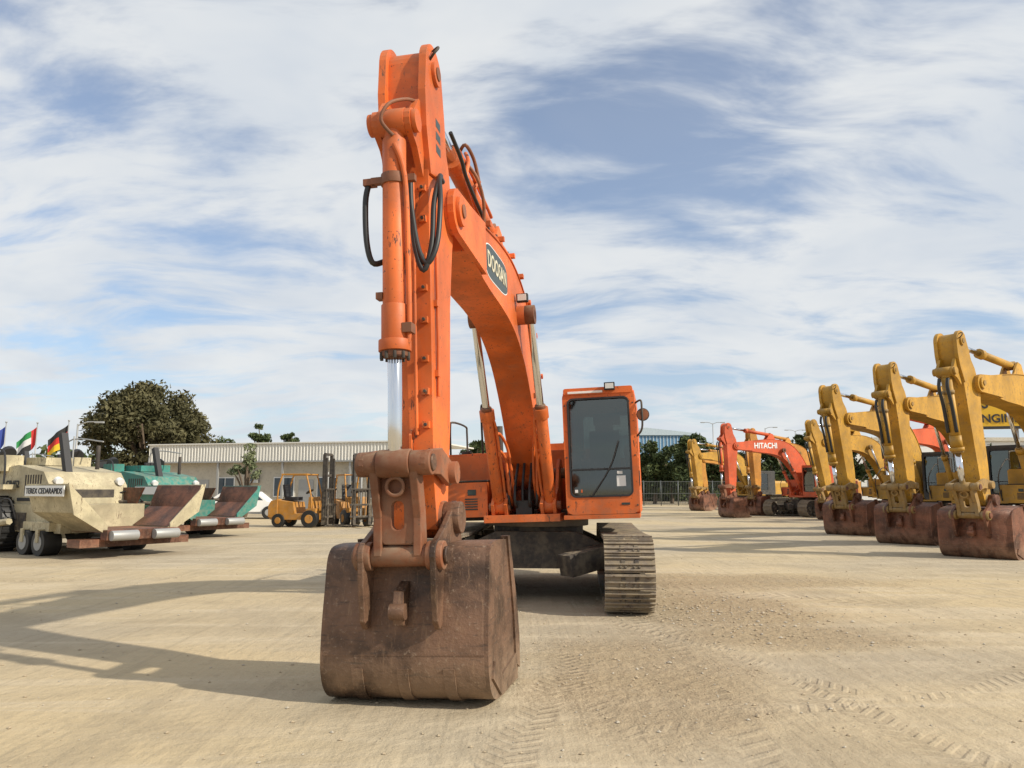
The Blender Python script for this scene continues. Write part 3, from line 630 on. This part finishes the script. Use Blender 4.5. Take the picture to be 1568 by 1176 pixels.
b.obj('board',[simple('sign_yellow',(.7,.42,.02),.4,0,.05),M_seat,M_grey],e)
text('ENGINEERING','lettering',.62,M_seat,e,Matrix.Translation((.3,-.03,5.25))@Matrix.Rotation(R(90),4,'X'),.005,.014)
text('ATS','lettering_top',.7,M_seat,e,Matrix.Translation((-1.6,-.03,6.05))@Matrix.Rotation(R(90),4,'X'),.005,.02)
b=MB(); b.bx((-95,104,0),(110,104.3,2.1),0)
for i in range(50): b.bx((-95+i*4.1,103.9,0),(-94.6+i*4.1,104.4,2.25),0)
b.obj('perimeter_wall',[M_wall])
e=empty('metal_fence',(0,72,0)); b=MB()
for i in range(19): b.cyl((9+i*1.6,0,0),(9+i*1.6,0,2.3),.045,0,n=6)
for i in range(190): b.bx((9+i*.15,-.008,.1),(9.02+i*.15,.008,2.2),0)
for z in(.12,1.1,2.2): b.bx((9,-.02,z),(37.8,.02,z+.05),0)
b.obj('panels',[simple('fence_steel',(.12,.13,.13),.5,.4)],e)
def post(px,d,h,arms=True):
    e=empty('street_lamp',at(px,d)); b=MB(); b.cyl((0,0,0),(0,0,h),.09,0,r1=.05,n=10)
    for s in((1,-1) if arms else (1,)):
        b.tube([(0,0,h-.1),(s*.5,0,h+.1),(s*1.1,0,h+.12)],.035,0,6); b.box((s*1.25,0,h+.1),(.5,.2,.1),0)
    b.obj('pole',[M_grey],e)
post(1092,95,9.6); post(1172,95,9.0,False); post(118,45,5.3,False); post(1218,110,9.8)
def flag(px,d,h,cols):
    e=empty('flagpole',at(px,d)); b=MB(); b.cyl((0,0,0),(0,0,h),.05,0,r1=.03,n=8); b.cyl((0,0,h),(0,0,h+.08),.06,0,n=8)
    nx,nz=12,6; L,Hh=2.0,1.25; vs=[]
    for i in range(nx+1):
        for j in range(nz+1):
            x=L*i/nx; z=Hh*j/nz; vs.append((-.05-x*.62,.12*math.sin(x*4+z),h-.15-Hh+z-x*.55-.06*math.sin(x*3)))
    for i in range(nx):
        for j in range(nz):
            a=i*(nz+1)+j; mi=(4 if (i<3 and len(cols)>3) else 1+min(2,j*3//nz)); b.add([vs[a],vs[a+nz+1],vs[a+nz+2],vs[a+1]],[(0,1,2,3)],mi,True)
    b.obj('pole_and_cloth',[M_grey]+[simple('flag_%s_%d'%(px,i),c,.7,0,.05) for i,c in enumerate(cols)],e,recalc=False)
flag(56,50,5.75,[(.02,.02,.02),(.6,.6,.6),(.02,.22,.06),(.5,.02,.02)])
flag(104,50,5.9,[(.7,.45,.02),(.55,.03,.02),(.02,.02,.02)]); flag(8,50,5.8,[(.03,.06,.3),(.03,.06,.3),(.03,.06,.3)])
# ------------------------------------------------------------------ pavers
def paver(loc,rot,pm,label=None):
    e=empty('asphalt_paver',loc,(0,0,rot)); b=MB(); mt=[pm,M_dk,M_rub,M_tbk,M_grey,M_seat,M_wh]
    b.bx((-2.4,-1.0,.5),(1.3,1.0,1.15),0); b.bx((-2.3,-1.02,.52),(-.3,-1.0,.95),1)
    b.prism([(-1.9,1.15),(.62,1.15),(.55,1.6),(.25,1.92),(-1.0,2.1),(-1.9,2.0)],-.95,.95,0,1)
    for k in range(7): b.bx((-.6+k*.12,-.958,1.35),(-.54+k*.12,-.95,1.85),1)
    b.bx((.57,-.6,1.3),(.60,.6,1.5),1)
    for y in(-.75,.75): b.cyl((.5,y,1.72),(.62,y,1.68),.09,6,n=14)
    b.bx((-1.6,-.5,2.1),(-.9,.3,2.3),0); b.bx((-.9,-.97,1.22),(-.2,-.95,1.3),5)
    b.bx((-2.6,-1.25,1.5),(-1.0,1.25,1.62),0)
    for y in(-.85,.85):
        b.box((-1.7,y,2.15),(.5,.45,.4),0); b.box((-2.1,y,1.95),(.4,.45,.12),5); b.box((-2.3,y,2.2),(.1,.45,.5),5); b.cyl((-1.75,y,2.38),(-1.85,y,2.44),.18,5,n=14)
    b.tube([(-2.5,-1.2,1.6),(-2.5,-1.2,2.4),(-1.9,-1.2,2.45),(-1.2,-1.2,2.4),(-1.1,-1.2,1.6)],.025,5,6)
    b.tube([(-1.0,-1.1,.8),(-1.0,-1.25,1.2),(-.6,-1.25,1.25),(-.6,-1.1,.8)],.02,5,6)
    b.box((.0,-.35,2.35),(.16,.16,1.1),5,(0,-.35,.0)); b.cyl((.1,.4,2.0),(.1,.4,2.6),.05,1)
    b.tube([(-1.3,.5,2.0),(-1.3,.5,2.9)],.02,4,6); b.tube([(-2.4,.9,1.6),(-2.4,.9,2.8),(-.6,.9,2.75)],.02,4,6)
    for y in(-.98,.98):
        b.cyl((.5,y*.7,1.2),(1.2,y*1.25,1.15),.05,1,n=10); b.tube([(.4,y*.6,1.3),(.7,y*.9,1.45),(1.1,y*1.1,1.2)],.02,2,6)
    for y in(-1.05,1.05):
        b.cyl((-1.45,y-.24,.66),(-1.45,y+.24,.66),.66,2,n=32); b.cyl((-1.45,y-.25,.66),(-1.45,y+.25,.66),.34,0,n=20); b.cyl((-1.45,y-.27,.66),(-1.45,y+.27,.66),.12,1,n=12)
        for k in range(26):
            a=2*math.pi*k/26; b.box((-1.45+.66*math.cos(a),y,.66+.66*math.sin(a)),(.06,.46,.05),2,(0,-a,0))
        for x in(.15,.85):
            b.cyl((x,y-.2,.29),(x,y+.2,.29),.29,2,n=24); b.cyl((x,y-.21,.29),(x,y+.21,.29),.17,4,n=16); b.bx((x-.06,y-.24,.3),(x+.06,y+.24,.6),0)
    b.bx((-.1,-1.15,.55),(1.1,1.15,.75),0)
    b.tube([(-3,-1.35,.5),(-1.9,-1.35,.6),(-.4,-1.32,.75)],.08,0,6); b.tube([(-3,1.35,.5),(-1.9,1.35,.6),(-.4,1.32,.75)],.08,0,6)
    b.bx((-3.3,-1.5,.15),(-2.7,1.5,.7),0); b.bx((-3.3,-1.5,.72),(-2.8,1.5,.78),1)
    b.bx((.9,-.75,.55),(2.7,.75,.62),3); b.prism([(-1.45,1.55),(1.45,1.55),(.75,.6),(-.75,.6)],.85,.9,3,1)
    for s in(-1,1):
        def wing(pts,x0,x1,mat):
            n=len(pts); vs=[(x0,p[0],p[1]) for p in pts]+[(x1,p[0],p[1]) for p in pts]
            b.add(vs,[tuple(range(n)),tuple(range(2*n-1,n-1,-1))]+[(i,(i+1)%n,n+(i+1)%n,n+i) for i in range(n)],mat)
        wing([(s*.75,.56),(s*1.45,1.0),(s*1.62,1.62),(s*1.57,1.62),(s*1.38,1.06),(s*.72,.62)],.92,2.75,0)
        wing([(s*.74,.63),(s*1.37,1.07),(s*1.56,1.60),(s*1.55,1.60),(s*1.35,1.08),(s*.72,.64)],.93,2.74,3)
        wing([(s*.75,.5),(s*1.5,.96),(s*1.66,1.64),(s*1.3,1.28),(s*.75,.72)],2.75,2.79,0)
        b.bx((.95,s*1.63,1.35),(2.6,s*1.66,1.58),6)
    b.bx((2.7,-.85,.4),(2.95,.85,.62),3); b.bx((2.2,-1.3,.25),(2.72,1.3,.42),3)
    for s in(-1,1): b.cyl((3.03,s*.2,.5),(3.03,s*.8,.5),.11,4,n=14)
    b.obj('body',mt,e,.015)
    if label:
        text(label,'lettering',.17,M_seat,e,Matrix.Translation((1.78,-1.668,1.46))@Matrix.Rotation(R(90),4,'X'),.002,.003)
        text('CR452','model_lettering',.24,M_seat,e,Matrix.Translation((-1.2,-.965,1.62))@Matrix.Rotation(R(90),4,'X'),.002,.006)
M_crm=paint('cream_machine_paint',(.47,.41,.26),wear=1.0,dust=.6,var=.42,rust=(.10,.06,.035)); M_teal=paint('teal_machine_paint',(.02,.20,.165),wear=.9,dust=.5,var=.35)
paver((-10.8,19.3,0),R(-33),M_crm,'TEREX CEDARAPIDS')
paver((-11.6,26.0,0),R(-33),M_teal)
paver((-17.5,28.5,0),R(-30),M_crm)
# ------------------------------------------------------------------ forklifts
def forklift(loc,rot):
    e=empty('forklift',loc,(0,0,rot)); b=MB(); mt=[M_hy,M_dk,M_rub,M_grey,M_seat]
    b.prism([(-1.25,.35),(-1.2,.3),(.75,.3),(.75,.75),(.35,.75),(.25,.55),(-.15,.55),(-.25,1.0),(-.95,1.08),(-1.22,.95)],-.5,.5,0,1)
    b.prism([(-1.3,.4),(-.9,.36),(-.9,1.12),(-1.18,1.05),(-1.3,.85)],-.54,.54,0,1)
    b.bx((-.75,-.25,1.05),(-.2,.25,1.2),4); b.box((-.78,0,1.45),(.1,.46,.5),4,(0,-.15,0)); b.prism([(.35,.75),(.6,.75),(.5,1.2),(.38,1.2)],-.4,.4,0,1)
    b.tube([(.42,0,1.15),(.25,0,1.4)],.02,4,6); b.cyl((.23,0,1.4),(.21,0,1.43),.17,4,n=16)
    for y in(-.47,.47):
        b.tube([(.55,y,.75),(.5,y,1.3),(.3,y,2.05)],.035,0,6,3); b.tube([(-.95,y,1.05),(-.9,y,1.6),(-.75,y,2.1)],.035,0,6,3)
        b.cyl((.5,y-.12,.34),(.5,y+.12,.34),.34,2,n=24); b.cyl((.5,y-.13,.34),(.5,y+.13,.34),.17,0,n=16)
        b.cyl((-.85,y-.1,.27),(-.85,y+.1,.27),.27,2,n=24); b.cyl((-.85,y-.11,.27),(-.85,y+.11,.27),.13,0,n=16)
        b.bx((-.8,y-.03,2.06),(.35,y+.03,2.13),0)
    for k in range(8): b.bx((-.78+k*.155,-.47,2.08),(-.74+k*.155,.47,2.12),0)
    for y in(-.32,.32):
        b.bx((.92,y-.05,.1),(1.04,y+.05,2.9),1); b.bx((1.05,y-.04,.12),(1.13,y+.04,2.75),1)
        b.bx((1.2,y-.06,.06),(2.2,y+.06,.11),1); b.bx((1.16,y-.06,.06),(1.2,y+.06,.9),1)
    for z in(.3,1.4,2.0,2.85): b.bx((.93,-.32,z),(1.03,.32,z+.1),1)
    for k in range(7): b.bx((1.14,-.45+k*.14,.4),(1.16,-.41+k*.14,1.5),1)
    b.bx((1.13,-.5,.38),(1.17,.5,.46),1); b.bx((1.13,-.5,.85),(1.17,.5,.93),1); b.cyl((.98,0,.2),(.98,0,2.2),.05,3,n=10); b.bx((1.13,-.5,1.48),(1.17,.5,1.54),1)
    b.obj('body_and_mast',mt,e,.01)
forklift((-8.4,31.5,0),R(-12)); forklift((-6.6,32.3,0),R(-60)); forklift((-5.0,36,0),R(-20))
e=empty('parked_car',(-13.9,40.5,0),(0,0,R(8))); b=MB()
b.prism([(-2.1,.35),(2.1,.35),(2.15,.75),(1.3,.9),(.7,1.38),(-.9,1.42),(-1.6,.95),(-2.1,.9)],-.85,.85,0,1)
b.prism([(1.1,.93),(.66,1.32),(-.85,1.35),(-1.35,.97)],-.857,.857,1,1)
for x in(-1.3,1.35):
    for y in(-.85,.85): b.cyl((x,y-.1,.33),(x,y+.1,.33),.33,2,n=20); b.cyl((x,y-.11,.33),(x,y+.11,.33),.18,3,n=14)
b.obj('body',[M_wh,M_dglass,M_rub,M_grey],e,.03)
# ------------------------------------------------------------------ world, sun
EL=34; S=Vector((.9*math.cos(R(EL)),-.43*math.cos(R(EL)),math.sin(R(EL))*math.hypot(.9,.43)))
sun=bpy.data.lights.new('sun','SUN'); sun.energy=4.7; sun.angle=R(.9); sun.color=(1,.92,.78)
so=bpy.data.objects.new('sun',sun); scene.collection.objects.link(so); so.rotation_euler=(-S).to_track_quat('-Z','Y').to_euler(); so.location=(20,-10,20)
w=bpy.data.worlds.new('World'); scene.world=w; w.use_nodes=True; t=w.node_tree; nt=NT(t); bg=t.nodes['Background']
try: w.cycles.sampling_method='MANUAL'; w.cycles.sample_map_resolution=256
except Exception: pass
sky=nt.n('ShaderNodeTexSky',{'sky_type':'NISHITA','sun_disc':False,'sun_elevation':R(EL),'sun_rotation':math.atan2(.9,-.43),'air_density':1.0,'dust_density':.7,'ozone_density':1.5})
gen=nt.n('ShaderNodeTexCoord').outputs['Generated']; sp=nt.n('ShaderNodeSeparateXYZ',None,Vector=gen)
zz=nt.m('ADD',nt.m('MAXIMUM',sp.outputs[2],0.0),.22)
u=nt.m('DIVIDE',sp.outputs[0],zz); v=nt.m('DIVIDE',sp.outputs[1],zz)
cv=nt.n('ShaderNodeCombineXYZ',None,X=u,Y=v,Z=0.0).outputs[0]
warp=nt.n('ShaderNodeTexNoise'); nt.set(warp.inputs['Vector'],cv); warp.inputs['Scale'].default_value=1.1; warp.inputs['Detail'].default_value=2
cv2=nt.n('ShaderNodeVectorMath',{'operation':'MULTIPLY_ADD'}); nt.set(cv2.inputs[0],warp.outputs['Color']); cv2.inputs[1].default_value=(.55,.55,0); nt.set(cv2.inputs[2],cv)
n1=nt.noise(nt.mapv(cv2.outputs[0],(1.0,1.7,1),(0,0,R(-24))),1.5,5,.52,.1)
n2=nt.noise(nt.mapv(cv2.outputs[0],(1.2,2.6,1),(0,0,R(-30)),(3,1,0)),3.0,5,.6,.2)
def gb(cx,cy,r):
    a=nt.m('SUBTRACT',u,cx); c=nt.m('SUBTRACT',v,cy); return nt.m('SUBTRACT',1.0,nt.smooth(nt.m('SQRT',nt.m('ADD',nt.m('MULTIPLY',a,a),nt.m('MULTIPLY',c,c))),0,r))
hole=nt.m('ADD',nt.m('ADD',nt.m('MULTIPLY',gb(.28,1.40,.5),.055),nt.m('MULTIPLY',gb(-.6,1.5,.6),.03)),nt.m('MULTIPLY',gb(.50,1.75,.4),.10))
f=nt.m('SUBTRACT',nt.m('ADD',nt.m('MULTIPLY',n1,.6),nt.m('MULTIPLY',n2,.4)),hole)
cl=nt.smooth(f,.34,.54)
haze=nt.m('SUBTRACT',1.0,nt.smooth(sp.outputs[2],.0,.30))
cl=nt.m('MAXIMUM',nt.m('ADD',nt.m('MULTIPLY',cl,.72),.24),nt.m('MULTIPLY',haze,.74))
shade=nt.mix(nt.smooth(nt.noise(cv2.outputs[0],2.0,4),.3,.65),(6.7,7.2,7.8),(8.1,8.3,8.4))
skc=nt.mix(1.0,sky.outputs[0],(1.15,1.3,1.45),'MULTIPLY')
nt.set(bg.inputs[0],nt.mix(cl,skc,shade)); bg.inputs[1].default_value=.1
# ------------------------------------------------------------------ camera
cam=bpy.data.cameras.new('Camera'); co=bpy.data.objects.new('Camera',cam); scene.collection.objects.link(co); scene.camera=co
co.location=(0,0,1.5); co.rotation_euler=(R(90+7.8),0,0); cam.sensor_width=36; cam.lens=27.05; cam.clip_end=4000
scene.view_settings.view_transform='Standard'; scene.view_settings.look='None'; scene.view_settings.exposure=0
